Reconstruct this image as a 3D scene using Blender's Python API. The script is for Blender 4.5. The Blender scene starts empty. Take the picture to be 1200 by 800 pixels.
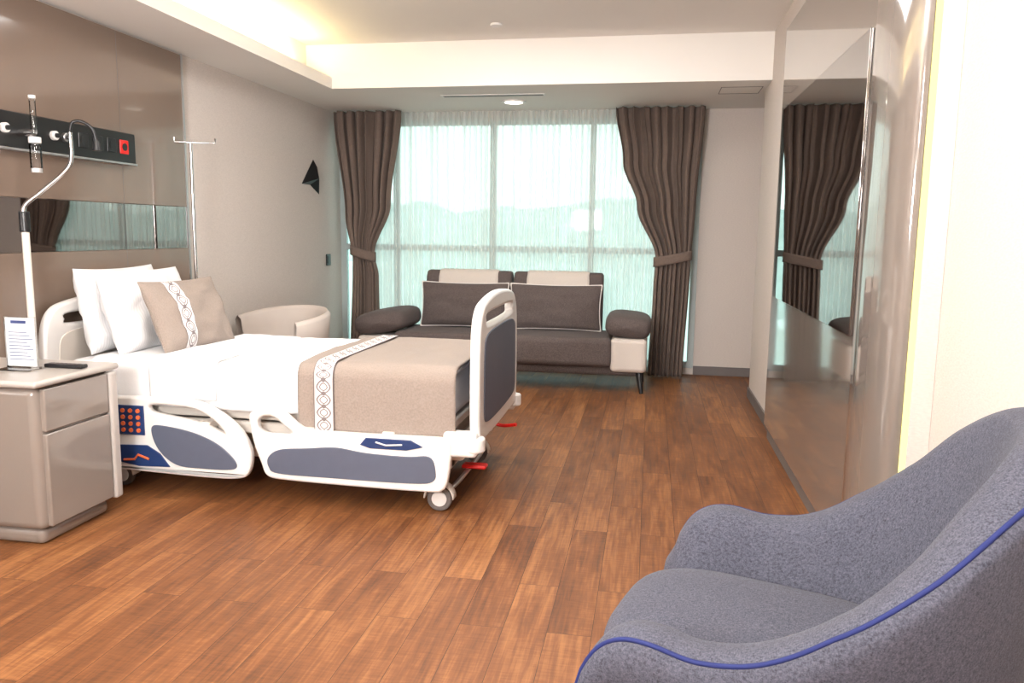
import bpy, bmesh, math, random
from mathutils import Matrix, Vector, noise
random.seed(4)
D=bpy.data; C=bpy.context
pi=math.pi
# ------------------------------------------------------------------ helpers
def srgb(r,g,b):
    f=lambda c:((c/255)/12.92 if c/255<=.04045 else ((c/255+.055)/1.055)**2.4)
    return (f(r),f(g),f(b),1)
class NT:
    def __init__(s,name):
        s.m=D.materials.new(name); s.m.use_nodes=True; s.t=s.m.node_tree; s.t.nodes.clear()
    def n(s,typ,ins=None,**kw):
        nd=s.t.nodes.new(typ)
        for k,v in kw.items(): setattr(nd,k,v)
        if ins:
            for k,v in ins.items():
                if isinstance(v,bpy.types.NodeSocket): s.t.links.new(v,nd.inputs[k])
                else: nd.inputs[k].default_value=v
        return nd
    def math(s,op,a,b=0.0,c=None):
        d={0:a,1:b}
        if c is not None: d[2]=c
        return s.n('ShaderNodeMath',d,operation=op).outputs[0]
    def out(s,sock): s.n('ShaderNodeOutputMaterial',{0:sock}); return s.m
def mat(name,col,rough=.5,metal=0,bump=0,bscale=200,var=0,vscale=8,spec=.5,coat=0,sheen=0,coord='Object',stretch=None,emis=None,estr=0):
    t=NT(name)
    ins={'Base Color':col,'Roughness':rough,'Metallic':metal,'Specular IOR Level':spec,'Coat Weight':coat,'Sheen Weight':sheen,'Coat Roughness':.05}
    tc=t.n('ShaderNodeTexCoord').outputs[coord]
    if stretch: tc=t.n('ShaderNodeMapping',{0:tc,3:stretch}).outputs[0]
    if var:
        nz=t.n('ShaderNodeTexNoise',{'Vector':tc,'Scale':vscale,'Detail':4.0})
        mr=t.n('ShaderNodeMapRange',{0:nz.outputs[0],1:.3,2:.7,3:1-var,4:1+var})
        mx=t.n('ShaderNodeVectorMath',{0:col[:3],1:mr.outputs[0]},operation='MULTIPLY')
        ins['Base Color']=mx.outputs[0]
    if bump:
        nz=t.n('ShaderNodeTexNoise',{'Vector':tc,'Scale':bscale,'Detail':3.0})
        ins['Normal']=t.n('ShaderNodeBump',{'Height':nz.outputs[0],'Strength':bump,'Distance':.004}).outputs[0]
    if emis: ins['Emission Color']=emis; ins['Emission Strength']=estr
    return t.out(t.n('ShaderNodeBsdfPrincipled',ins).outputs[0])
def link(ob):
    C.collection.objects.link(ob); return ob
def root(name,loc=(0,0,0),rot=0):
    e=D.objects.new(name,None); e.empty_display_size=.1; link(e); e.location=loc; e.rotation_euler=(0,0,rot); return e
def par(ob,rt,local=False):
    if rt is None: return ob
    ob.parent=rt
    if not local:
        ob.matrix_parent_inverse=(Matrix.Translation(rt.location)@rt.rotation_euler.to_matrix().to_4x4()).inverted()
    return ob
def mesh(name,verts,faces,m,rt=None,smooth=False,local=False,uvs=None):
    me=D.meshes.new(name); me.from_pydata([tuple(v) for v in verts],[],faces); 
    if uvs:
        uv=me.uv_layers.new(name='UVMap')
        for p in me.polygons:
            for li in p.loop_indices: uv.data[li].uv=uvs[me.loops[li].vertex_index]
    me.update(); ob=D.objects.new(name,me); link(ob)
    if m: me.materials.append(m)
    if smooth:
        for p in me.polygons: p.use_smooth=True
    return par(ob,rt,local)
def shade_auto(ob,ang=40):
    for p in ob.data.polygons: p.use_smooth=True
    try: ob.data.set_sharp_from_angle(angle=math.radians(ang))
    except Exception: pass
def bevel(ob,w,seg=3):
    b=ob.modifiers.new('b','BEVEL'); b.width=w; b.segments=seg; b.limit_method='ANGLE'; b.angle_limit=math.radians(35); shade_auto(ob); return ob
def boxes(name,lst,m,rt=None,bev=0,seg=3,local=False):
    V=[];F=[]
    for (x0,x1,y0,y1,z0,z1) in lst:
        n=len(V)
        V+=[(x0,y0,z0),(x1,y0,z0),(x1,y1,z0),(x0,y1,z0),(x0,y0,z1),(x1,y0,z1),(x1,y1,z1),(x0,y1,z1)]
        F+=[tuple(n+i for i in f) for f in((0,3,2,1),(4,5,6,7),(0,1,5,4),(1,2,6,5),(2,3,7,6),(3,0,4,7))]
    ob=mesh(name,V,F,m,rt,local=local)
    if bev: bevel(ob,bev,seg)
    return ob
def box(name,x0,x1,y0,y1,z0,z1,m,rt=None,bev=0,seg=3,local=False): return boxes(name,[(x0,x1,y0,y1,z0,z1)],m,rt,bev,seg,local)
def smoothpts(pts,n=6,closed=True):
    out=[];N=len(pts)
    rng=range(N) if closed else range(N-1)
    for i in rng:
        g=lambda k:Vector(pts[k%N]) if closed else Vector(pts[max(0,min(N-1,k))])
        p0,p1,p2,p3=g(i-1),g(i),g(i+1),g(i+2)
        for j in range(n):
            t=j/n
            out.append(.5*((2*p1)+(p2-p0)*t+(2*p0-5*p1+4*p2-p3)*t*t+(3*p1-p0-3*p2+p3)*t**3))
    if not closed: out.append(Vector(pts[-1]))
    return out
def plate(name,outlines,thick,bev,m,matx,rt=None,smooth=True,n=6):
    """flat plate with holes: 2-D outlines (a,b) placed by matrix matx (a->x,b->y, thickness along z)"""
    cu=D.curves.new(name,'CURVE'); cu.dimensions='2D'; cu.fill_mode='BOTH'; cu.extrude=max(.0001,thick/2-bev); cu.bevel_depth=bev; cu.bevel_resolution=2; cu.offset=-bev
    for o in outlines:
        pts=smoothpts([(a,b,0) for a,b in o],n) if smooth else [Vector((a,b,0)) for a,b in o]
        sp=cu.splines.new('POLY'); sp.points.add(len(pts)-1); sp.use_cyclic_u=True
        for i,p in enumerate(pts): sp.points[i].co=(p.x,p.y,0,1)
    tmp=D.objects.new(name,cu); link(tmp)
    dg=C.evaluated_depsgraph_get(); me=D.meshes.new_from_object(tmp.evaluated_get(dg)); D.objects.remove(tmp)
    me.transform(matx); me.materials.clear(); me.materials.append(m)
    ob=D.objects.new(name,me); link(ob); shade_auto(ob,35); return par(ob,rt)
def XZ(y): return Matrix(((1,0,0,0),(0,0,-1,y),(0,1,0,0),(0,0,0,1)))
def YZ(x): return Matrix(((0,0,1,x),(1,0,0,0),(0,1,0,0),(0,0,0,1)))
def tube(name,pts,r,m,rt=None,local=False,seg=10,smooth=0,closed=False,radii=None):
    if smooth: 
        pts=smoothpts(pts,smooth,closed)
    pts=[Vector(p) for p in pts]; N=len(pts); V=[];F=[]
    up=Vector((0,0,1)); prev=None
    for i,p in enumerate(pts):
        a=pts[(i-1)%N] if (closed or i>0) else p; b=pts[(i+1)%N] if (closed or i<N-1) else p
        t=(b-a).normalized()
        if prev is None:
            ref=up if abs(t.z)<.9 else Vector((1,0,0)); x=t.cross(ref).normalized()
        else: x=(prev-t*prev.dot(t)).normalized()
        prev=x; y=t.cross(x)
        rr=radii[i] if radii else r
        for k in range(seg):
            an=2*pi*k/seg; V.append(p+x*math.cos(an)*rr+y*math.sin(an)*rr)
    M=N if closed else N-1
    for i in range(M):
        for k in range(seg):
            a=i*seg+k;b=i*seg+(k+1)%seg;c=((i+1)%N)*seg+(k+1)%seg;d=((i+1)%N)*seg+k
            F.append((a,b,c,d))
    if not closed: F.append(tuple(range(seg))[::-1]); F.append(tuple((N-1)*seg+k for k in range(seg)))
    ob=mesh(name,V,F,m,rt,local=local); shade_auto(ob,50); return ob
def cyl(name,c,r,h,axis,m,rt=None,seg=28,bev=0,local=False,r2=None):
    V=[];F=[];r2=r if r2 is None else r2
    ax='XYZ'.index(axis)
    for s,rr in((-1,r),(1,r2)):
        for k in range(seg):
            a=2*pi*k/seg; q=[0,0,0]; q[ax]=s*h/2; q[(ax+1)%3]=rr*math.cos(a); q[(ax+2)%3]=rr*math.sin(a)
            V.append(Vector(c)+Vector(q))
    for k in range(seg): F.append((k,(k+1)%seg,seg+(k+1)%seg,seg+k))
    F.append(tuple(range(seg))[::-1]); F.append(tuple(range(seg,2*seg)))
    ob=mesh(name,V,F,m,rt,local=local)
    if bev: bevel(ob,bev)
    else: shade_auto(ob)
    return ob
def loft(name,fn,nu,nv,m,rt=None,closedu=False,local=False,uvf=None,solid=0,sub=0):
    V=[];F=[];U=[]
    for j in range(nv+1):
        for i in range(nu+(0 if closedu else 1)):
            V.append(fn(i/nu,j/nv)); U.append(uvf(i/nu,j/nv) if uvf else (i/nu,j/nv))
    w=nu if closedu else nu+1
    for j in range(nv):
        for i in range(nu):
            a=j*w+i;b=j*w+(i+1)%w;F.append((a,b,b+w,a+w))
    ob=mesh(name,V,F,m,rt,smooth=True,local=local,uvs=U)
    if solid: s=ob.modifiers.new('s','SOLIDIFY'); s.thickness=solid; s.offset=0
    if sub: s=ob.modifiers.new('ss','SUBSURF'); s.levels=sub; s.render_levels=sub
    return ob
def pillow(name,w,h,t,M,m,rt=None,n=30,seed=0,wr=.006,piping=None,pr=.006,sharp=.5):
    """w along local x, h along local y, thickness t along z; M: 4x4"""
    V=[];F=[]
    def P(u,v,s):
        e=(1-abs(u)**2.6)*(1-abs(v)**2.6); e=max(e,0)**sharp
        x=u*w/2*(1 -.045*(1-v*v)*abs(u)**3)
        y=v*h/2*(1-.06*(1-u*u)*abs(v)**3)
        nz=noise.noise(Vector((u*2.2+seed*7,v*2.2,s*3+seed)))*wr*3+noise.noise(Vector((u*6+seed,v*6,s)))*wr
        return M@Vector((x,y,s*(t/2*e)+nz*e))
    idx={}
    for s in(1,-1):
        for j in range(n+1):
            for i in range(n+1):
                edge=i in(0,n) or j in(0,n)
                if s==-1 and edge: idx[(s,i,j)]=idx[(1,i,j)]; continue
                u=math.sin((i/n*2-1)*pi/2); v=math.sin((j/n*2-1)*pi/2)
                idx[(s,i,j)]=len(V); V.append(P(u,v,s))
    for s in(1,-1):
        for j in range(n):
            for i in range(n):
                f=(idx[(s,i,j)],idx[(s,i+1,j)],idx[(s,i+1,j+1)],idx[(s,i,j+1)])
                F.append(f if s==1 else f[::-1])
    ob=mesh(name,V,F,m,rt,smooth=True)
    if piping:
        pts=[]
        for i in range(n): pts.append((i,0))
        for j in range(n): pts.append((n,j))
        for i in range(n,0,-1): pts.append((i,n))
        for j in range(n,0,-1): pts.append((0,j))
        tube(name+'_piping',[V[idx[(1,i,j)]] for i,j in pts],pr,piping,rt,closed=True,seg=6)
    return ob,P
def basis(c,xa,ya):
    x=Vector(xa).normalized(); y=Vector(ya); y=(y-x*y.dot(x)).normalized(); z=x.cross(y)
    return Matrix(((x.x,y.x,z.x,c[0]),(x.y,y.y,z.y,c[1]),(x.z,y.z,z.z,c[2]),(0,0,0,1)))
# ------------------------------------------------------------------ camera
H=1.35;f_=920
R=Matrix.Rotation(math.radians(9.9),3,'Z')@Matrix.Rotation(pi/2-math.radians(7.95),3,'X')@Matrix.Rotation(math.radians(.7),3,'Z')
cam=D.objects.new('camera',D.cameras.new('camera')); link(cam); cam.matrix_world=Matrix.Translation((0,0,H))@R.to_4x4(); cam.data.lens=f_/1200*36; cam.data.clip_start=.05; cam.data.clip_end=400
C.scene.camera=cam
# ------------------------------------------------------------------ materials
def wallpaper(name,col):
    t=NT(name); tc=t.n('ShaderNodeTexCoord').outputs['Object']
    mp=t.n('ShaderNodeMapping',{0:tc,3:(70,70,190)}).outputs[0]
    nz=t.n('ShaderNodeTexNoise',{'Vector':mp,'Scale':1.0,'Detail':3.0})
    mr=t.n('ShaderNodeMapRange',{0:nz.outputs[0],1:.3,2:.7,3:.93,4:1.05})
    c=t.n('ShaderNodeVectorMath',{0:col[:3],1:mr.outputs[0]},operation='MULTIPLY').outputs[0]
    b=t.n('ShaderNodeBump',{'Height':nz.outputs[0],'Strength':.3,'Distance':.002}).outputs[0]
    return t.out(t.n('ShaderNodeBsdfPrincipled',{'Base Color':c,'Roughness':.75,'Normal':b,'Specular IOR Level':.25}).outputs[0])
M_wall=wallpaper('wallpaper_beige',srgb(206,196,189))
M_ceil=mat('ceiling_paint',srgb(234,230,225),.85,var=.01,vscale=2)
M_base=mat('baseboard_grey',srgb(105,98,96),.5,var=.02)
def wood():
    t=NT('wood_floor'); tc=t.n('ShaderNodeTexCoord').outputs['Object']
    sp=t.n('ShaderNodeSeparateXYZ',{0:tc}); v=t.n('ShaderNodeCombineXYZ',{0:sp.outputs[1],1:sp.outputs[0]}).outputs[0]
    br=t.n('ShaderNodeTexBrick',{'Vector':v,'Color1':(0,0,0,1),'Color2':(1,1,1,1),'Mortar':(.5,.5,.5,1),'Scale':1.0,'Mortar Size':.0012,'Mortar Smooth':.3,'Bias':0.0,'Brick Width':.95,'Row Height':.152})
    br.offset=.37; br.offset_frequency=2
    rnd=t.n('ShaderNodeSeparateColor',{0:br.outputs[0]}).outputs[0]
    off=t.n('ShaderNodeCombineXYZ',{0:t.math('MULTIPLY',rnd,37.0),1:t.math('MULTIPLY',rnd,11.0)}).outputs[0]
    vv=t.n('ShaderNodeVectorMath',{0:v,1:off},operation='ADD').outputs[0]
    g1=t.n('ShaderNodeTexNoise',{'Vector':t.n('ShaderNodeMapping',{0:vv,3:(3.0,60,1)}).outputs[0],'Scale':1.0,'Detail':6.0,'Roughness':.65,'Distortion':.5})
    g2=t.n('ShaderNodeTexNoise',{'Vector':t.n('ShaderNodeMapping',{0:vv,3:(1.6,7,1)}).outputs[0],'Scale':1.0,'Detail':3.0,'Distortion':1.0})
    g3=t.n('ShaderNodeTexNoise',{'Vector':t.n('ShaderNodeMapping',{0:vv,3:(110,12,1)}).outputs[0],'Scale':1.0,'Detail':2.0})
    s=t.math('ADD',t.math('MULTIPLY',g1.outputs[0],.55),t.math('MULTIPLY',g2.outputs[0],.38))
    s=t.math('ADD',s,t.math('MULTIPLY',g3.outputs[0],.18))
    s=t.math('ADD',s,t.math('MULTIPLY',t.math('SUBTRACT',rnd,.5),.12))
    cr=t.n('ShaderNodeValToRGB',{0:s}); e=cr.color_ramp
    e.elements[0].position=.38;e.elements[0].color=srgb(84,50,29); e.elements[1].position=.76;e.elements[1].color=srgb(164,112,68)
    x=e.elements.new(.56); x.color=srgb(122,76,44)
    mx=t.n('ShaderNodeMix',{0:br.outputs[1],6:cr.outputs[0],7:srgb(60,37,24)},data_type='RGBA')
    h=t.math('SUBTRACT',t.math('MULTIPLY',g1.outputs[0],.3),br.outputs[1])
    b=t.n('ShaderNodeBump',{'Height':h,'Strength':.2,'Distance':.002}).outputs[0]
    rr=t.n('ShaderNodeMapRange',{0:g1.outputs[0],1:.2,2:.8,3:.42,4:.58}).outputs[0]
    return t.out(t.n('ShaderNodeBsdfPrincipled',{'Base Color':mx.outputs[2],'Roughness':rr,'Normal':b,'Specular IOR Level':.38}).outputs[0])
M_floor=wood()
M_lacq=mat('lacquer_taupe',srgb(122,105,93),.14,coat=.35,var=.015,vscale=2,spec=.5)
M_lacq2=mat('lacquer_greige',srgb(124,115,108),.08,coat=1,var=.01,vscale=2,spec=.8)
M_mirror=mat('smoked_mirror',(.36,.34,.33,1),.02,metal=1,var=.01)
M_black=mat('black_plastic',srgb(24,24,26),.35,var=.05)
M_blackg=mat('black_rail',srgb(20,20,21),.3,var=.02)
M_chrome=mat('chrome',(.75,.75,.76,1),.15,metal=1,var=.01)
M_steel=mat('brushed_steel',(.55,.55,.56,1),.35,metal=1,var=.03,vscale=60)
M_white=mat('white_plastic',srgb(228,225,222),.35,var=.01)
M_ivory=mat('ivory_paint',srgb(220,212,203),.35,var=.01)
M_bedblue=mat('bed_panel_slate',srgb(84,90,107),.5,var=.03,vscale=20)
M_navy=mat('navy_panel',srgb(32,54,100),.4,var=.03)
M_orange=mat('orange_button',srgb(215,105,60),.4,var=.03)
M_red=mat('red_plastic',srgb(215,30,25),.35,var=.03)
M_sheet=mat('white_cotton',srgb(230,229,230),.85,bump=.15,bscale=60,var=.012,vscale=5,sheen=.1)
def stripe_sheet():
    t=NT('striped_satin'); uv=t.n('ShaderNodeTexCoord').outputs['Object']
    sp=t.n('ShaderNodeSeparateXYZ',{0:uv}); w=t.math('SINE',t.math('MULTIPLY',sp.outputs[1],420.0))
    mr=t.n('ShaderNodeMapRange',{0:w,1:-.2,2:.2,3:.89,4:1.0}).outputs[0]
    c=t.n('ShaderNodeVectorMath',{0:srgb(230,229,230)[:3],1:mr},operation='MULTIPLY').outputs[0]
    return t.out(t.n('ShaderNodeBsdfPrincipled',{'Base Color':c,'Roughness':.7}).outputs[0])
M_satin=stripe_sheet()
def linen(name,c1,c2,sc=420,r=.16):
    t=NT(name); tc=t.n('ShaderNodeTexCoord').outputs['Object']
    n1=t.n('ShaderNodeTexNoise',{'Vector':t.n('ShaderNodeMapping',{0:tc,3:(sc,sc*r,sc)}).outputs[0],'Scale':1.0,'Detail':2.0})
    n2=t.n('ShaderNodeTexNoise',{'Vector':t.n('ShaderNodeMapping',{0:tc,3:(sc*r,sc,sc*r)}).outputs[0],'Scale':1.0,'Detail':2.0})
    s=t.math('MULTIPLY',t.math('ADD',n1.outputs[0],n2.outputs[0]),.5)
    f=t.n('ShaderNodeMapRange',{0:s,1:.32,2:.68}).outputs[0]
    mx=t.n('ShaderNodeMix',{0:f,6:c1,7:c2},data_type='RGBA')
    b=t.n('ShaderNodeBump',{'Height':s,'Strength':.2,'Distance':.0015}).outputs[0]
    return t.out(t.n('ShaderNodeBsdfPrincipled',{'Base Color':mx.outputs[2],'Roughness':.9,'Normal':b,'Specular IOR Level':.2,'Sheen Weight':.06}).outputs[0])
M_linen=linen('linen_taupe',srgb(136,123,114),srgb(160,147,138),700)
M_sofa=linen('sofa_tweed',srgb(66,58,57),srgb(112,101,98),380,.4)
M_sofab=linen('sofa_beige',srgb(194,184,176),srgb(212,203,195),500,.4)
M_pip=mat('piping_light',srgb(222,215,210),.8,var=.03)
M_drape=linen('drape_fabric',srgb(102,88,80),srgb(126,110,101),400,.3)
M_chair=linen('armchair_fabric',srgb(50,51,61),srgb(94,95,108),400,.35)
M_seam=mat('seam_blue',srgb(22,34,92),.8,var=.05,vscale=80)
M_tub=mat('tub_leather',srgb(190,179,171),.6,var=.02)
def chain():
    t=NT('embroidered_border'); uv=t.n('ShaderNodeTexCoord').outputs['UV']; sp=t.n('ShaderNodeSeparateXYZ',{0:uv})
    def ring(sh,per,r,w):
        y=t.math('SUBTRACT',t.math('FRACT',t.math('ADD',t.math('DIVIDE',sp.outputs[1],per),sh)),.5)
        y=t.math('MULTIPLY',y,per)
        x=t.math('SUBTRACT',sp.outputs[0],.045)
        d=t.math('POWER',t.math('ADD',t.math('POWER',t.math('ABSOLUTE',x),1.6),t.math('POWER',t.math('ABSOLUTE',t.math('MULTIPLY',y,.85)),1.6)),1/1.6)
        return t.math('LESS_THAN',t.math('ABSOLUTE',t.math('SUBTRACT',d,r)),w)
    m=t.math('MAXIMUM',ring(0.0,.075,.03,.0032),ring(0.0,.075,.017,.0024))
    m=t.math('MAXIMUM',m,ring(.5,.075,.008,.003))
    ed=t.math('GREATER_THAN',t.math('ABSOLUTE',t.math('SUBTRACT',sp.outputs[0],.045)),.042)
    m=t.math('MAXIMUM',m,ed)
    mx=t.n('ShaderNodeMix',{0:m,6:srgb(214,209,208),7:srgb(122,112,112)},data_type='RGBA')
    return t.out(t.n('ShaderNodeBsdfPrincipled',{'Base Color':mx.outputs[2],'Roughness':.85}).outputs[0])
M_chain=chain()
NF=60
def sheer():
    t=NT('sheer_voile'); uv=t.n('ShaderNodeTexCoord').outputs['UV']; sp=t.n('ShaderNodeSeparateXYZ',{0:uv})
    nz=t.n('ShaderNodeTexNoise',{'Vector':t.n('ShaderNodeCombineXYZ',{0:t.math('MULTIPLY',sp.outputs[0],45.0),1:t.math('MULTIPLY',sp.outputs[1],.35)}).outputs[0],'Scale':1.0,'Detail':3.0})
    d=t.n('ShaderNodeBsdfDiffuse',{0:srgb(246,246,244)}).outputs[0]; tr=t.n('ShaderNodeBsdfTranslucent',{0:srgb(246,247,244)}).outputs[0]
    a=t.n('ShaderNodeMixShader',{0:.62,1:d,2:tr}).outputs[0]
    tp=t.n('ShaderNodeBsdfTransparent',{0:(1,1,1,1)}).outputs[0]
    w=t.math('SINE',t.math('MULTIPLY',sp.outputs[0],2*pi*NF))
    f=t.n('ShaderNodeMapRange',{0:nz.outputs[0],1:.3,2:.7,3:.60,4:.85}).outputs[0]
    f=t.math('ADD',f,t.math('MULTIPLY',w,.13))
    return t.out(t.n('ShaderNodeMixShader',{0:f,1:tp,2:a}).outputs[0])
M_sheer=sheer()
def glass(name,col,gl=.08):
    t=NT(name); tp=t.n('ShaderNodeBsdfTransparent',{0:col}).outputs[0]; g=t.n('ShaderNodeBsdfGlossy',{0:(1,1,1,1),'Roughness':.02}).outputs[0]
    fr=t.n('ShaderNodeFresnel',{0:1.45}).outputs[0]
    return t.out(t.n('ShaderNodeMixShader',{0:fr,1:tp,2:g}).outputs[0])
M_glass=glass('window_glass_teal',(.77,.905,.88,1))
M_clear=glass('clear_acrylic',(.93,.94,.95,1))
M_frame=mat('window_frame',srgb(175,184,184),.4,var=.02)
def emit(name,col,s):
    t=NT(name); nz=t.n('ShaderNodeTexNoise',{'Scale':2.0}).outputs[0]
    st=t.n('ShaderNodeMapRange',{0:nz,3:s*.97,4:s*1.03}).outputs[0]
    return t.out(t.n('ShaderNodeEmission',{0:col,1:st}).outputs[0])
M_led=emit('led_warm',(1,.83,.36,1),3.0)
M_ledv=emit('led_yellow',(1,.88,.36,1),1.7)
M_lamp=emit('downlight_glow',(1,.93,.80,1),5)
# ------------------------------------------------------------------ room
XL=-3.15; YB=7.7
box('floor',-3.25,1.7,-1.6,7.8,-.1,0,M_floor)
box('wall_left',-3.25,XL,-1.6,7.8,0,2.95,M_wall)
boxes('wall_back',[(.44,1.6,YB,7.8,0,2.5),(XL,.44,YB,7.8,0,.06),(XL,.44,YB,7.8,2.44,2.5),(XL,1.6,YB,7.8,2.5,2.95)],M_wall)
boxes('wall_right',[(.85,1.1,2.62,6.72,0,2.95),(.885,1.1,-1.6,2.62,0,2.95),(1.1,1.6,6.62,6.72,0,2.95),(1.55,1.65,6.72,7.7,0,2.95)],M_wall)
box('wall_front',-3.25,1.1,-1.7,-1.6,0,2.95,M_wall)
boxes('ceiling',[(XL,-2.64,-1.6,6.34,2.5,2.59),(XL,-2.86,-1.6,6.34,2.59,2.85),(XL,1.55,6.34,YB,2.5,2.85),(-3.25,1.7,-1.7,7.8,2.85,2.95)],M_ceil)
box('baseboard_back',.44,1.55,7.685,7.7,0,.085,M_base)
boxes('baseboard_right',[(.838,.85,5.36,6.72,0,.085),(.838,1.1,6.72,6.732,0,.085)],M_base)
box('baseboard_left',XL,-3.138,4.96,7.7,0,.085,M_base)
box('cove_led_strip',-2.84,-2.80,-1.4,6.2,2.595,2.605,M_led)
lp=root('headwall_panel',(-3.13,4,0))
boxes('panel',[(XL+.001,-3.12,1.0,4.95,.0,1.215),(XL+.001,-3.12,1.0,4.95,1.49,2.485)],M_lacq,lp,.003)
box('mirror_strip',XL+.002,-3.122,1.0,4.945,1.217,1.488,M_mirror,lp)
box('panel_edge_trim',XL+.001,-3.115,4.95,4.965,0,2.49,M_steel,lp)
box('panel_joint',-3.1205,-3.1195,4.30,4.303,0,2.48,M_base,lp)
rp=root('wardrobe_panel',(.8,4,0))
box('panel',.79,.849,3.10,5.38,.09,2.63,M_lacq2,rp,.004)
box('plinth',.81,.849,3.10,5.36,0,.09,M_base,rp)
box('mirror',.776,.789,3.24,5.24,.96,2.12,M_mirror,rp,.002)
def colf(u,v):
    a=u*pi
    y=2.86+.25*math.cos(a); x=.80-.075*math.sin(a)**.8 if math.sin(a)>0 else .80
    return Vector((x,y,v*2.849))
c=loft('column',colf,32,1,M_lacq2,rp)
box('column_back',.80,.849,2.62,3.10,0,2.849,M_lacq2,rp)
box('led_strip',.806,.820,2.600,2.619,0,2.849,M_ledv,rp)
box('led_channel',.8205,.884,2.600,2.619,0,2.849,M_wall,rp)
r=root('air_diffuser',(-1.36,6.76,2.5)); box('slot_frame',-1.82,-.92,6.72,6.80,2.492,2.4995,M_white,r,.002); boxes('slots',[(-1.80,-.94,6.735,6.750,2.490,2.493),(-1.80,-.94,6.768,6.783,2.490,2.493)],M_black,r)
r=root('recessed_downlight',(-1.25,7.1,2.5)); cyl('trim_ring',(-1.25,7.1,2.494),.11,.012,'Z',M_white,r,bev=.003); cyl('lamp_disc',(-1.25,7.1,2.487),.08,.004,'Z',M_lamp,r)
r=root('sprinkler_head',(-1.17,5.88,2.85)); cyl('cap',(-1.17,5.88,2.843),.045,.014,'Z',M_white,r,bev=.003)
r=root('access_hatch',(.6,6.9,2.5)); boxes('hatch_frame',[(.50,.82,6.60,6.605,2.497,2.4995),(.50,.82,6.90,6.905,2.497,2.4995),(.50,.505,6.6,6.905,2.497,2.4995),(.815,.82,6.6,6.905,2.497,2.4995)],M_base,r)
# ------------------------------------------------------------------ window
w=root('window_1',(-1.35,7.75,0))
fr=[(-3.149,-3.09,7.72,7.78,.06,2.44),(.38,.439,7.72,7.78,.06,2.44),(-3.09,.38,7.72,7.78,.061,.12),(-3.09,.38,7.72,7.78,2.38,2.439),(-3.09,.38,7.725,7.775,1.15,1.21)]
for x in(-2.55,-1.56,-.58): fr.append((x-.028,x+.028,7.722,7.778,.12,2.38))
boxes('frame',fr,M_frame,w); box('glass_pane',-3.09,.38,7.748,7.752,.12,2.38,M_glass,w)
def hill(u,v):
    x=-90+180*u; y=60+60*v
    h=-14+ (26*math.sin(min(1,v*1.2)*pi/2))*(.75+.35*noise.noise(Vector((x*.022,3,0)))+.12*noise.noise(Vector((x*.1,v*5,1))))
    return Vector((x,y,h))
M_hill=mat('hazed_hill_vegetation',srgb(184,192,184),.95,var=.18,vscale=.3)  # vegetation colour paled to imitate distance haze
loft('hillside',hill,80,20,M_hill)
M_grd=mat('outside_ground',srgb(168,178,170),.95,var=.2,vscale=.2)
mesh('outside_ground',[(-120,9,-14),(120,9,-14),(120,62,-14),(-120,62,-14)],[(0,1,2,3)],M_grd)
M_bld=mat('building_render',srgb(215,216,210),.9,var=.05)
boxes('distant_buildings',[(-26,-19,50,56,-14,-1),(-12,-6,46,52,-14,-4),(2,9,52,58,-14,-2),(-40,-31,55,60,-14,0)],M_bld)
# ------------------------------------------------------------------ curtains
def interp(tab,z):
    tab=sorted(tab)
    if z<=tab[0][0]: return tab[0][1]
    for (a,b),(c2,d) in zip(tab,tab[1:]):
        if z<=c2:
            t=(z-a)/(c2-a); t=t*t*(3-2*t); return b+(d-b)*t
    return tab[-1][1]
def drape(name,L,Rr,tie,folds,seed):
    rt=root(name,(L[0][1],7.5,0))
    def f(u,v):
        z=.015+v*2.475
        l=interp(L,z); r_=interp(Rr,z); w_=r_-l
        amp=.045*(.55+.45*min(1,w_/.5))
        ph=folds*2*pi*u
        sag=noise.noise(Vector((u*3+seed,z*.35,0)))
        y=7.47+amp*math.sin(ph+sag*1.2)+.012*math.sin(ph*2.3+seed)
        x=l+w_*u+ .009*math.sin(ph*2+z*.5)
        pinch=math.exp(-((z-tie)/.06)**2)
        y=7.47+(y-7.47)*(1-.45*pinch)
        return Vector((x,y,z))
    loft('panel',f,180,70,M_drape,rt,solid=.004)
    l=interp(L,tie);r_=interp(Rr,tie);cx=(l+r_)/2;rx=(r_-l)/2+.012
    def tb(u,v):
        a=2*pi*u
        return Vector((cx+rx*math.cos(a),7.47+.07*math.sin(a),tie-.045+.09*v+ .035*math.cos(a)*SG))
    loft('tieback',tb,48,4,M_drape,rt,closedu=True,solid=.008)
SG=-1
drape('curtain_drape',[(0,-2.97),(1.05,-2.93),(1.5,-3.0),(2.49,-3.11)],[(0,-2.65),(.9,-2.66),(1.12,-2.70),(1.6,-2.53),(2.49,-2.42)],1.12,7,1)
SG=1
drape('curtain_drape.001',[(0,.01),(.85,.03),(1.12,.04),(1.6,-.15),(2.0,-.29),(2.49,-.37)],[(0,.33),(1.1,.36),(1.6,.38),(2.49,.43)],1.12,8,5)
def sh(u,v):
    x=-2.98+3.27*u; z=.03+v*2.465; ph=2*pi*NF*u
    a=.024+.006*noise.noise(Vector((u*30,z*.4,0)))
    return Vector((x+.004*math.sin(ph*.5+z*1.2),7.62+a*math.sin(ph+noise.noise(Vector((u*14,z*.3,3)))*1.2),z))
loft('sheer_curtain',sh,960,10,M_sheer)
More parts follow.
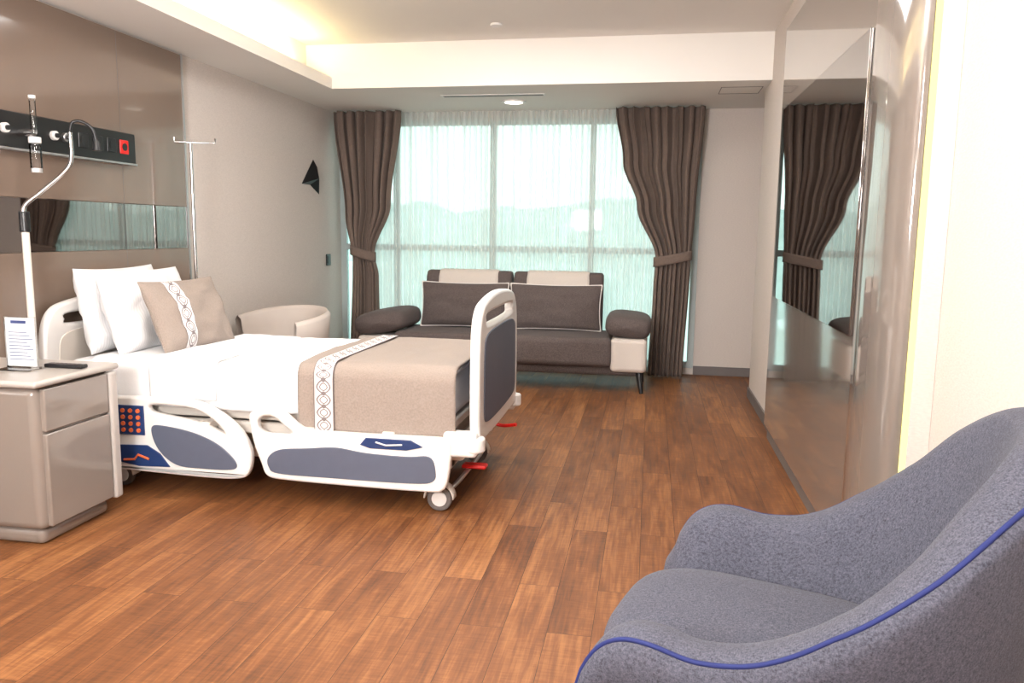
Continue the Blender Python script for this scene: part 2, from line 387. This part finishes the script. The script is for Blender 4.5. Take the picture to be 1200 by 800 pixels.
# ------------------------------------------------------------------ hospital bed
bed=root('hospital_bed',(-1.9,4.0,0))
Y0,Y1=3.53,4.50
boxes('chassis',[(-2.85,-.95,3.72,3.80,.16,.22),(-2.85,-.95,4.22,4.30,.16,.22),(-2.85,-2.77,3.6,4.42,.16,.22),(-1.03,-.95,3.6,4.42,.16,.22),(-2.2,-1.4,3.80,4.22,.17,.21)],M_ivory,bed,.01)
boxes('lift_columns',[(-2.55,-2.40,3.92,4.10,.2,.42),(-1.42,-1.27,3.92,4.10,.2,.42)],M_steel,bed,.01)
boxes('platform',[(-3.0,-.90,Y0+.04,Y1-.04,.40,.45)],M_ivory,bed,.012)
boxes('cross_arms',[(-2.9,-.95,3.56,3.60,.33,.39),(-2.9,-.95,4.42,4.46,.33,.39)],M_ivory,bed,.01)
for i,(wx,wy) in enumerate([(-.97,3.57),(-.97,4.40),(-2.70,3.60),(-2.70,4.40)]):
    cyl(f'castor_tyre_{i}',(wx,wy,.062),.062,.034,'Y',M_base,bed,bev=.008)
    cyl(f'castor_hub_{i}',(wx,wy,.062),.038,.042,'Y',M_white,bed,bev=.004)
    loft(f'castor_cover_{i}',lambda u,v,wx=wx,wy=wy:Vector((wx+.072*math.cos(pi*u),wy-.03+.06*v,.066+.075*math.sin(pi*u))),14,2,M_ivory,bed,solid=.006)
    cyl(f'castor_stem_{i}',(wx,wy,.16),.022,.07,'Z',M_steel,bed)
tube('brake_bar',[(-.93,3.58,.10),(-.90,3.70,.12),(-.90,4.2,.12),(-.93,4.38,.10)],.012,M_steel,bed,smooth=4)
box('brake_pedal',-.93,-.80,3.84,3.91,.13,.15,M_red,bed,.01)
box('end_beam',-.94,-.86,3.60,4.44,.24,.33,M_ivory,bed,.02)
tube('cpr_lever',[(-.86,4.2,.30),(-.78,4.2,.28),(-.70,4.18,.295)],.010,M_red,bed,smooth=4)
def soft(name,x0,x1,y0,y1,z0,z1,rad,m,seed,amp,nx=90,hem=0):
    prof=[]
    for k in range(10): prof.append((y0,z0+(z1-rad-z0)*k/10))
    for k in range(7): a=pi-k/6*pi/2; prof.append((y0+rad+rad*math.cos(a),z1-rad+rad*math.sin(a)))
    for k in range(1,30): prof.append((y0+rad+(y1-y0-2*rad)*k/30,z1))
    for k in range(7): a=pi/2-k/6*pi/2; prof.append((y1-rad+rad*math.cos(a),z1-rad+rad*math.sin(a)))
    for k in range(1,11): prof.append((y1,z1-rad-(z1-rad-z0)*k/10))
    N=len(prof)-1
    def f(u,v):
        y,z=prof[round(u*N)]; x=x0+(x1-x0)*v
        n1=noise.noise(Vector((x*2.6+seed,y*2.6,z*2)))*amp+noise.noise(Vector((x*8+seed,y*6,z*3)))*amp*.45+noise.noise(Vector((x*17+y*9+seed,y*4,z*3)))*amp*.22
        side=1 if z<z1-.01 else 0
        if side: y+= (n1*1.3)*(-1 if y<(y0+y1)/2 else 1); z+= hem*noise.noise(Vector((x*3,seed,0)))*(1-(z-z0)/(z1-z0))
        else: z+=n1
        return Vector((x,y,z))
    return loft(name,f,N,nx,m,bed,solid=.012)
box('mattress',-2.98,-.90,Y0+.03,Y1-.03,.45,.665,M_sheet,bed,.05,5)
soft('bed_sheet',-2.80,-.885,Y0-.005,Y1+.005,.455,.685,.055,M_sheet,2,.014,110,hem=.02)
soft('folded_duvet_cuff',-2.46,-2.10,Y0-.014,Y1+.012,.50,.697,.055,M_sheet,9,.012,30,hem=.01)
thr=soft('bed_throw',-1.66,-.875,Y0-.035,Y1+.035,.38,.712,.065,M_linen,5,.010,60,hem=.01)
def strip(u,v):
    prof=[(Y0-.050,.385+(.64-.385)*k/8) for k in range(8)]
    prof+=[(Y0+.03+.076*math.cos(pi-k/6*pi/2)-.004,.647+.076*math.sin(k/6*pi/2)) for k in range(7)]
    prof+=[(Y0+.03+(Y1-Y0-.06)*k/20,.725) for k in range(1,21)]
    q=v*(len(prof)-1); i=min(int(q),len(prof)-2); t=q-i
    y=prof[i][0]*(1-t)+prof[i+1][0]*t; z=prof[i][1]*(1-t)+prof[i+1][1]*t
    return Vector((-1.57+.10*u,y,z))
loft('throw_border',strip,4,68,M_chain,bed,uvf=lambda u,v:(u*.09,v*1.3),solid=.006)
def rails(ys,outs,sfx):
    P_=lambda n,o,th,b,m,dy=0,**k: plate(n+sfx,o,th,b,m,XZ(ys+outs*dy),bed,**k)
    P_('head_side_rail',[[(-2.78,.47),(-2.74,.505),(-2.55,.512),(-2.30,.515),(-2.16,.50),(-2.03,.44),(-1.94,.36),(-1.895,.26),(-1.91,.16),(-1.97,.125),(-2.15,.12),(-2.5,.13),(-2.74,.14),(-2.78,.17)],
       [(-2.42,.475),(-2.28,.475),(-2.17,.46),(-2.08,.41),(-2.03,.35),(-2.10,.375),(-2.2,.405),(-2.3,.42),(-2.42,.44)]],.045,.012,M_white)
    P_('head_rail_inset',[[(-2.42,.365),(-2.36,.375),(-2.2,.35),(-2.07,.30),(-1.985,.23),(-1.97,.185),(-2.02,.17),(-2.15,.168),(-2.28,.175),(-2.36,.22),(-2.41,.29)]],.012,.003,M_bedblue,.022)
    P_('control_panel',[[(-2.60,.32),(-2.60,.47),(-2.46,.47),(-2.46,.32)]],.012,.003,M_navy,.024,smooth=False)
    for i in range(3):
        for j in range(4):
            cyl(f'button_{i}{j}'+sfx,(-2.572+i*.042,ys+outs*.032,.345+j*.033),.011,.008,'Y',M_orange,bed,seg=12)
    P_('cpr_label',[[(-2.63,.18),(-2.60,.265),(-2.45,.27),(-2.38,.23),(-2.33,.165),(-2.5,.16)]],.010,.002,M_navy,.024,smooth=False)
    tube('label_figure'+sfx,[(-2.58,ys+outs*.031,.19),(-2.52,ys+outs*.031,.195),(-2.50,ys+outs*.031,.22),(-2.44,ys+outs*.031,.20)],.006,M_orange,bed,seg=6)
    P_('foot_side_rail',[[(-1.90,.44),(-1.87,.475),(-1.80,.487),(-1.72,.472),(-1.65,.42),(-1.58,.395),(-1.3,.39),(-1.0,.392),(-.905,.385),(-.885,.34),(-.90,.2),(-.925,.14),(-1.0,.125),(-1.4,.128),(-1.7,.135),(-1.81,.15),(-1.845,.22),(-1.88,.32)],
       [(-1.85,.43),(-1.82,.45),(-1.77,.448),(-1.72,.41),(-1.68,.375),(-1.75,.365),(-1.82,.37),(-1.85,.39)]],.045,.012,M_white)
    P_('foot_rail_inset',[[(-1.80,.25),(-1.74,.29),(-1.6,.305),(-1.45,.318),(-1.3,.30),(-1.1,.295),(-.99,.30),(-.96,.24),(-.975,.18),(-1.1,.165),(-1.5,.165),(-1.75,.17),(-1.80,.20)]],.012,.003,M_bedblue,.022)
    P_('angle_gauge',[[(-1.33,.34),(-1.30,.375),(-1.08,.375),(-1.02,.345),(-1.10,.325),(-1.28,.325)]],.010,.002,M_navy,.024,smooth=False)
    tube('gauge_scale'+sfx,[(-1.25,ys+outs*.031,.358),(-1.20,ys+outs*.031,.345),(-1.12,ys+outs*.031,.352)],.004,M_white,bed,seg=6)
    for i,x in enumerate((-2.45,-2.15,-1.6,-1.2)):
        box(f'rail_link_{i}'+sfx,x-.03,x+.03,min(ys,ys-outs*.09),max(ys,ys-outs*.09),.36,.40,M_ivory,bed,.006)
rails(3.475,-1,''); rails(4.555,1,'_far')
def board(x,top,sfx,mi):
    y0,y1=3.50,4.53; b=.36
    o=[(y0+.03,b),(y0,.45),(y0-.005,.62),(y0+.01,top-.16),(y0+.07,top-.05),(y0+.2,top-.005),(4.0,top+.02),(y1-.2,top),(y1-.07,top-.05),(y1-.01,top-.16),(y1+.005,.62),(y1,.45),(y1-.03,b),(y1-.25,b-.01),(4.0,b-.015),(y0+.25,b-.01)]
    slot=[(3.72,top-.07),(4.3,top-.07),(4.36,top-.10),(4.30,top-.125),(3.72,top-.125),(3.66,top-.10)]
    plate('board'+sfx,[o,slot],.05,.016,M_white,YZ(x),bed)
    ins=[(3.60,.47),(3.59,.60),(3.60,top-.23),(3.64,top-.18),(3.75,top-.16),(4.0,top-.155),(4.28,top-.16),(4.39,top-.18),(4.43,top-.23),(4.44,.60),(4.43,.47),(4.35,.43),(4.0,.42),(3.68,.43)]
    for k,sg in(('a',1),('b',-1)): plate('board_inset'+sfx+k,[ins],.010,.003,mi,YZ(x+sg*.026),bed)
board(-.785,1.03,'_foot',M_bedblue)
board(-3.06,.965,'_head',M_ivory)
for i,y in enumerate((3.50,4.53)):
    cyl(f'bumper_{i}',(-.78,y,.36),.048,.07,'Z',M_white,bed,bev=.01)
    box(f'corner_bracket_{i}',-.93,-.765,y-.04,y+.04,.30,.42,M_white,bed,.02)
pillow('pillow',.66,.46,.20,basis((-2.93,3.98,.905),(0,1,0),(-.18,0,1)),M_satin,bed,seed=1,wr=.014)
pillow('pillow_front',.66,.46,.20,basis((-2.76,3.97,.90),(.06,1,0),(-.30,0,1)),M_satin,bed,seed=2,wr=.014)
Mc=basis((-2.52,3.98,.875),(.12,1,-.0),(-.42,0,1))
ob,Pf=pillow('cushion',.58,.41,.16,Mc,M_linen,bed,seed=4,wr=.008,piping=M_linen,pr=.004)
def cs(u,v):
    uu=-.56+u*.30; vv=-.96+1.92*v
    p=Pf(uu,vv,1); nrm=Mc.to_3x3()@Vector((0,0,1)); return p+nrm*.003
loft('cushion_border',cs,6,40,M_chain,bed,uvf=lambda u,v:(u*.09,v*.40))
# ------------------------------------------------------------------ nightstand
ns=root('bedside_cabinet',(-2.75,3.0,0))
M_ns=mat('cabinet_lacquer',srgb(134,124,116),.15,coat=.5,var=.01)
M_nsl=mat('cabinet_trim',srgb(176,169,163),.3,var=.01)
box('plinth',-3.06,-2.50,2.80,3.22,0,.075,M_ns,ns,.03,4)
box('body',-3.08,-2.47,2.77,3.25,.075,.69,M_ns,ns,.035,5)
boxes('drawer_fronts',[(-2.475,-2.45,2.80,3.19,.50,.68),(-2.475,-2.45,2.80,3.19,.09,.49)],M_ns,ns,.006)
box('grip_rail',-2.478,-2.440,3.195,3.245,.08,.685,M_nsl,ns,.012,4)
box('top',-3.10,-2.44,2.745,3.265,.692,.722,M_nsl,ns,.014,4)
rc=root('tv_remote',(-2.55,3.05,.723)); b_=box('body',-2.66,-2.47,3.05,3.095,.7235,.741,M_black,rc,.006)
boxes('keys',[(-2.64+.022*i,-2.627+.022*i,3.058+.014*j,3.066+.014*j,.741,.743) for i in range(7) for j in range(2)],M_base,rc)
mh=root('menu_card_holder',(-2.75,2.98,.723))
box('base',-2.80,-2.64,2.94,3.04,.7235,.729,M_clear,mh)
box('acrylic_sleeve',-2.80,-2.645,3.0,3.008,.729,.955,M_clear,mh)
M_paper=mat('printed_paper',srgb(238,238,238),.6,var=.01)
M_ink=mat('ink_blue',srgb(60,72,120),.6,var=.02)
box('card',-2.795,-2.65,3.0015,3.0045,.735,.95,M_paper,mh)
ln=[(-2.765,-2.69,2.9985,2.9999,.925,.938)]
for i in range(9): ln.append((-2.78,-2.78+.09+.03*((i*7)%3)/2,2.9985,2.9999,.885-i*.015,.8875-i*.015))
boxes('print_lines',ln,M_ink,mh)
# ------------------------------------------------------------------ medical rail
mr=root('medical_gas_rail',(-3.1,3.8,1.8))
box('rail_body',-3.119,-3.075,2.6,4.37,1.725,1.90,M_blackg,mr,.006)
box('rail_lip',-3.119,-3.07,2.6,4.375,1.715,1.727,M_steel,mr,.002)
def sock(i,y,m,w=.075): 
    box(f'socket_{i}',-3.076,-3.068,y-w/2,y+w/2,1.775,1.855,m,mr,.004); cyl(f'socket_hole_{i}',(-3.067,y,1.815),.022,.003,'X',M_black,mr,seg=20)
sock(0,4.26,M_red); sock(1,4.15,M_black); sock(2,4.04,M_black); sock(3,3.92,M_black)
for i,(y,m) in enumerate([(3.30,M_white),(3.38,M_white),(3.70,M_white),(3.78,M_steel)]):
    cyl(f'gas_outlet_{i}',(-3.065,y,1.815),.024,.024,'X',m,mr,bev=.004); cyl(f'gas_core_{i}',(-3.05,y,1.815),.012,.014,'X',M_black,mr,seg=16)
fm=root('oxygen_flowmeter',(-3.0,3.47,1.8))
FY=3.47
cyl('valve',(-3.03,FY,1.80),.018,.085,'X',M_chrome,fm); cyl('tube',(-2.985,FY,1.88),.014,.17,'Z',M_clear,fm); cyl('tube_cap',(-2.985,FY,1.97),.016,.015,'Z',M_white,fm)
cyl('bottle_lid',(-2.985,FY,1.765),.028,.03,'Z',M_white,fm,bev=.004); cyl('bottle',(-2.985,FY,1.68),.027,.14,'Z',M_clear,fm,bev=.006); cyl('bottle_base',(-2.985,FY,1.62),.025,.02,'Z',M_white,fm)
rl=root('reading_lamp',(-3.05,3.42,0))
tube('pole',[(-3.03,3.42,.02),(-3.03,3.42,1.36)],.018,M_ivory,rl)
cyl('foot_plate',(-3.03,3.42,.012),.07,.024,'Z',M_ivory,rl,bev=.004)
cyl('collar',(-3.03,3.42,1.37),.024,.10,'Z',M_black,rl,bev=.004)
tube('arm',[(-3.03,3.42,1.40),(-3.03,3.43,1.45),(-3.0,3.51,1.52),(-2.93,3.60,1.63),(-2.91,3.62,1.70),(-2.91,3.62,1.82)],.011,M_chrome,rl,smooth=6)
tube('gooseneck',[(-2.91,3.62,1.82),(-2.90,3.63,1.87),(-2.86,3.65,1.875),(-2.82,3.67,1.84),(-2.81,3.68,1.78)],.008,M_black,rl,smooth=6)
cyl('head',(-2.81,3.68,1.76),.022,.05,'Z',M_black,rl,r2=.014)
iv=root('iv_pole',(-2.98,4.78,0))
tube('pole',[(-2.98,4.80,.05),(-2.98,4.80,1.90)],.011,M_chrome,iv)
tube('hook_bar',[(-3.07,4.76,1.93),(-3.07,4.76,1.90),(-2.98,4.80,1.90),(-2.84,4.86,1.90),(-2.84,4.86,1.93)],.007,M_chrome,iv)
for k in range(5):
    a=2*pi*k/5; tube(f'foot_{k}',[(-2.96,4.80,.06),(-2.96+.16*math.cos(a),4.80+.16*math.sin(a),.035)],.010,M_steel,iv); cyl(f'castor_{k}',(-2.96+.16*math.cos(a),4.80+.16*math.sin(a),.022),.022,.018,'Y',M_black,iv,seg=14)
sc=root('origami_bird_wall_sculpture',(-3.12,7.1,1.85))
x=-3.148
V=[(x,6.82,1.76),(x,7.08,2.0),(x,7.20,1.68),(x+.07,7.05,1.82),(x,7.0,1.76),(x+.03,7.10,1.93)]
mesh('folded_body',V,[(0,3,5),(0,5,1),(1,5,2),(5,3,2),(0,4,3),(4,2,3),(0,1,2,4)],M_black,sc)
ls=root('light_switch',(-3.14,7.39,1.05)); box('plate',-3.149,-3.139,7.33,7.43,1.0,1.11,M_black,ls,.003); box('rocker',-3.140,-3.134,7.35,7.41,1.02,1.09,M_black,ls,.002)
# ------------------------------------------------------------------ tub chair behind bed
tc=root('tub_chair',(-2.70,5.40,0),math.radians(-28))
def tubf(u,v):
    a=math.radians(-20+220*u); ca,sa=math.cos(a),math.sin(a)
    top=.77-.07*(1-math.sin(pi*u))
    prof=[(.34,.16),(.37,.40),(.40,top-.03),(.375,top),(.345,top-.03),(.31,.45),(.30,.35)]
    q=v*(len(prof)-1); i=min(int(q),len(prof)-2); t=q-i
    r_=prof[i][0]*(1-t)+prof[i+1][0]*t; z=prof[i][1]*(1-t)+prof[i+1][1]*t
    return Vector((r_*ca,r_*sa*.9,z))
loft('shell',tubf,40,18,M_tub,tc,local=True)
def seatf(u,v):
    a=2*pi*u; r_=[0,.30,.33,.33,.30,0][min(5,int(round(v*5)))]; z=[.30,.30,.33,.42,.45,.455][min(5,int(round(v*5)))]
    return Vector((r_*math.cos(a),r_*math.sin(a)*.9,z))
loft('seat',seatf,32,5,M_tub,tc,closedu=True,local=True,sub=1)
for k,(a,b) in enumerate([(.2,.2),(-.2,.2),(.2,-.2),(-.2,-.2)]): tube(f'leg_{k}',[(a,b,.3),(a*1.2,b*1.2,0.0)],.014,M_black,tc,local=True)
# ------------------------------------------------------------------ sofa
sf=root('sofa',(-1.3,7.0,0))
box('base',-2.22,-.06,6.66,7.30,.14,.32,M_sofa,sf,.03,4)
boxes('seat_cushions',[(-2.22,-1.29,6.58,7.2,.22,.47),(-1.27,-.30,6.58,7.2,.22,.47)],M_sofa,sf,.05,5)
boxes('side_block',[(-.31,-.005,6.60,7.24,.18,.47),(-2.56,-2.20,6.60,7.24,.18,.42)],M_sofab,sf,.04,5)
for i,(a,b) in enumerate([(-2.09,-1.27),(-1.25,-.42)]):
    m_=(a+b)/2
    for nm,x0,x1,mm,e in(('back_frame',a,b,M_sofa,0),('headrest',a+.12,b-.12,M_sofab,.012)):
        V=[];pr=[(7.12-e,.40),(7.20-e,.93),(7.24,.985+e),(7.33,.985+e),(7.37+e*.3,.93),(7.34,.40)]
        for x in(x0,x1):
            for y,z in pr: V.append((x,y,z))
        F=[tuple(range(6))[::-1],tuple(range(6,12))]+[(k,(k+1)%6,6+(k+1)%6,6+k) for k in range(6)]
        o_=mesh(f'{nm}_{i}',V,F,mm,sf); bevel(o_,.028,4)
    pillow(f'back_cushion_{i}',b-a,.41,.15,basis((m_,7.05,.68),(1,0,0),(0,.16,1)),M_sofa,sf,seed=i+3,wr=.006,piping=M_pip,pr=.008,sharp=.45)
def roll(name,c,lx,ly,lz,rot,seed):
    M_=Matrix.Translation(c)@Matrix.Rotation(rot,4,'Y')
    def f(u,v):
        a=2*pi*u; e=.62
        cx=math.copysign(abs(math.cos(a))**e,math.cos(a)); cz=math.copysign(abs(math.sin(a))**e,math.sin(a))
        t=v*2-1; s=(1-abs(t)**5)**.45 if abs(t)<1 else 0
        return M_@Vector((cx*lx/2*(.55+.45*s) if s>0 else 0,t*ly/2,cz*lz/2*s*(1+.04*noise.noise(Vector((u*4,v*4,seed))))))
    return loft(name,f,36,28,M_sofa,sf,closedu=True)
roll('arm_bolster_right',(-.17,6.90,.565),.39,.66,.21,math.radians(5),1)
roll('arm_bolster_left',(-2.36,6.90,.535),.50,.66,.21,math.radians(-10),2)
for i,(x,y,dx,dy) in enumerate([(-.07,6.68,.03,-.04),(-2.48,6.68,-.03,-.04),(-.07,7.18,.03,.03),(-2.48,7.18,-.03,.03)]):
    tube(f'leg_{i}',[(x,y,.20),(x+dx*.5,y+dy*.5,.10),(x+dx,y+dy,0.0)],.02,M_black,sf,radii=[.034,.026,.016])
# ------------------------------------------------------------------ armchair (foreground)
ac=root('armchair',(.405,1.70,0),math.radians(-16))
def crv(tab,x):
    n=len(tab)
    if x<=tab[0][0]: return tab[0][1]
    if x>=tab[-1][0]: return tab[-1][1]
    for i in range(n-1):
        if x<=tab[i+1][0]:
            x0,y0=tab[i];x1,y1=tab[i+1];h=x1-x0;t=(x-x0)/h
            m0=((y1-tab[i-1][1])/(x1-tab[i-1][0])) if i>0 else 0
            m1=((tab[i+2][1]-y0)/(tab[i+2][0]-x0)) if i<n-2 else (y1-y0)/h
            return (2*t**3-3*t*t+1)*y0+(t**3-2*t*t+t)*h*m0+(-2*t**3+3*t*t)*y1+(t**3-t*t)*h*m1
HT=[(0,1.015),(.14,1.0),(.27,.925),(.39,.80),(.50,.695),(.62,.625),(.74,.602),(.84,.612),(.90,.605),(.95,.575),(.985,.525),(1,.48)]
def hgt(t): return crv(HT,abs(t))
def plan(t,k):
    wy=.33+.05*k; bx=.29+.10*k; fx=-.40-.025*k
    a=abs(t); s=1 if t>=0 else -1
    if a<.5:
        an=a/.5*pi/2
        x=bx-.36+.36*math.cos(an); y=wy*abs(math.sin(an))**.9
    else:
        q=(a-.5)/.5; x=(bx-.36)+(fx-(bx-.36))*q; y=wy+.012*math.sin(q*pi)**2-.02*max(0,q-.7)
    return x,s*y
def nrm(t):
    e=.03
    x1,y1=plan(min(1,t+e),1);x0,y0=plan(max(-1,t-e),1); d=Vector((x1-x0,y1-y0)).normalized(); nx,ny=-d.y,d.x
    if (nx*(x0+.05)+ny*y0)<0 : nx,ny=-nx,-ny
    return nx,ny
def shellf(u,v):
    t=u*2-1; h=hgt(t); nx,ny=nrm(t)
    zb=.20
    prof=[(0,zb,-.06),(.25,zb+(h-zb)*.25,.015),(.6,zb+(h-zb)*.6,.035),(.9,h-.075,.045),(1,h-.025,.035),(1,h-.004,.012),(1,h,-.02),(1,h-.012,-.06),(.95,h-.06,-.085),(.6,zb+(h-zb)*.6,-.10),(.3,zb+(h-zb)*.35,-.11),(.1,zb+.05,-.12)]
    q=v*(len(prof)-1); i=min(int(q),len(prof)-2); f=q-i
    p0,p1,p2,p3=[Vector(prof[max(0,min(len(prof)-1,k))]) for k in(i-1,i,i+1,i+2)]
    p=.5*((2*p1)+(p2-p0)*f+(2*p0-5*p1+4*p2-p3)*f*f+(3*p1-p0-3*p2+p3)*f**3)
    x,y=plan(t,max(0,min(1,p.x))); o=p.z
    return Vector((x+nx*o,y+ny*o,p.y))
sh_=loft('shell',shellf,140,44,M_chair,ac,local=True)
bm=bmesh.new(); bm.from_mesh(sh_.data); nu=140; w_=nu+1
allv=list(bm.verts)
for i_ in(0,nu):
    loop=[allv[j*w_+i_] for j in range(45)]
    cen=Vector((0,0,0))
    for q in loop: cen+=q.co
    cen/=45; cen.x-=.035
    rings=[loop]
    for fr_ in (.35,.7):
        rings.append([bm.verts.new(q.co.lerp(cen,fr_)+Vector((-.03*math.sin(fr_*pi/2)**.5+.035*fr_,0,0))) for q in loop])
    cv=bm.verts.new(cen)
    for a_,b_ in zip(rings,rings[1:]):
        for j in range(44):
            bm.faces.new((a_[j],a_[j+1],b_[j+1],b_[j])).smooth=True
    for j in range(44): bm.faces.new((rings[-1][j],rings[-1][j+1],cv)).smooth=True
bmesh.ops.recalc_face_normals(bm,faces=bm.faces); bm.to_mesh(sh_.data); bm.free()
pp=[shellf(k/160,4.5/11) for k in range(161)]
pp=[pp[0]+Vector((-.012,0,-.22)),pp[0]+Vector((-.012,0,-.06))]+pp+[pp[-1]+Vector((-.012,0,-.06)),pp[-1]+Vector((-.012,0,-.22))]
tube('piping',pp,.0048,M_seam,ac,local=True,seg=8)
def scush(u,v):
    a=2*pi*u; e=.55
    cx=math.copysign(abs(math.cos(a))**e,math.cos(a)); cy=math.copysign(abs(math.sin(a))**e,math.sin(a))
    tt=v*pi; r_=math.sin(tt)**.45 if 0<tt<pi-1e-6 else 0
    z=-math.cos(tt); z=math.copysign(abs(z)**.8,z)
    X=-.12+.35*cx*r_; Y_=.265*cy*r_
    return Vector((X,Y_,.41+.09*z-.02*(X+.1)*1.5+.012*(1-(Y_/.27)**2)))
loft('seat_cushion',scush,64,24,M_chair,ac,closedu=True,local=True)
box('seat_base',-.40,.22,-.27,.27,.18,.36,M_chair,ac,.04,5,local=True)
for k,(a,b) in enumerate([(.16,.2),(-.28,.2),(.16,-.2),(-.28,-.2)]): tube(f'leg_{k}',[(a,b,.22),(a*1.25,b*1.25,0.0)],.018,M_black,ac,local=True,radii=[.022,.013])
# ------------------------------------------------------------------ lights & world
def area(name,loc,rot,sx,sy,p,col=(1,1,1)):
    l=D.lights.new(name,'AREA'); l.shape='RECTANGLE'; l.size=sx; l.size_y=sy; l.energy=p; l.color=col
    o=D.objects.new(name,l); link(o); o.location=loc; o.rotation_euler=rot; return o
area('ceiling_fill',(-1.4,.4,2.84),(0,0,0),1.8,1.0,38,(1,.985,.965))  # added overhead fill near the camera, not a fixture of the room
area('ceiling_fill.001',(-1.1,2.6,2.84),(0,0,0),1.6,1.0,36,(1,.985,.965))  # added overhead fill for the middle of the room
area('ceiling_fill.002',(-.9,4.8,2.84),(0,0,0),1.6,1.0,50,(1,.985,.965))  # added overhead fill towards the window end
area('cove_light',(-2.75,2.4,2.61),(pi,0,0),.08,7.4,38,(1,.78,.38))
area('bounce_fill',(-1.3,-.5,1.6),(math.radians(180-40),0,0),.6,.6,235,(1,.985,.97))  # added fill thrown up at the ceiling to brighten it
area('front_fill',(-.6,-1.2,2.3),(math.radians(74),0,math.radians(14)),.5,.5,50,(1,.985,.97))  # added fill from behind the camera, lifts the whole view
wd=D.worlds.new('World'); C.scene.world=wd; wd.use_nodes=True; nt=wd.node_tree; nt.nodes.clear()
tc_=nt.nodes.new('ShaderNodeTexCoord'); sp=nt.nodes.new('ShaderNodeSeparateXYZ'); cr=nt.nodes.new('ShaderNodeValToRGB'); bg=nt.nodes.new('ShaderNodeBackground'); o=nt.nodes.new('ShaderNodeOutputWorld')
nt.links.new(tc_.outputs['Generated'],sp.inputs[0]); nt.links.new(sp.outputs[2],cr.inputs[0]); nt.links.new(cr.outputs[0],bg.inputs[0]); nt.links.new(bg.outputs[0],o.inputs[0])
cr.color_ramp.elements[0].position=0; cr.color_ramp.elements[0].color=(1,.97,.94,1); cr.color_ramp.elements[1].position=.7; cr.color_ramp.elements[1].color=(.88,.93,1,1)
bg.inputs[1].default_value=3.3
C.scene.view_settings.view_transform='Standard'
C.scene.view_settings.exposure=0.08
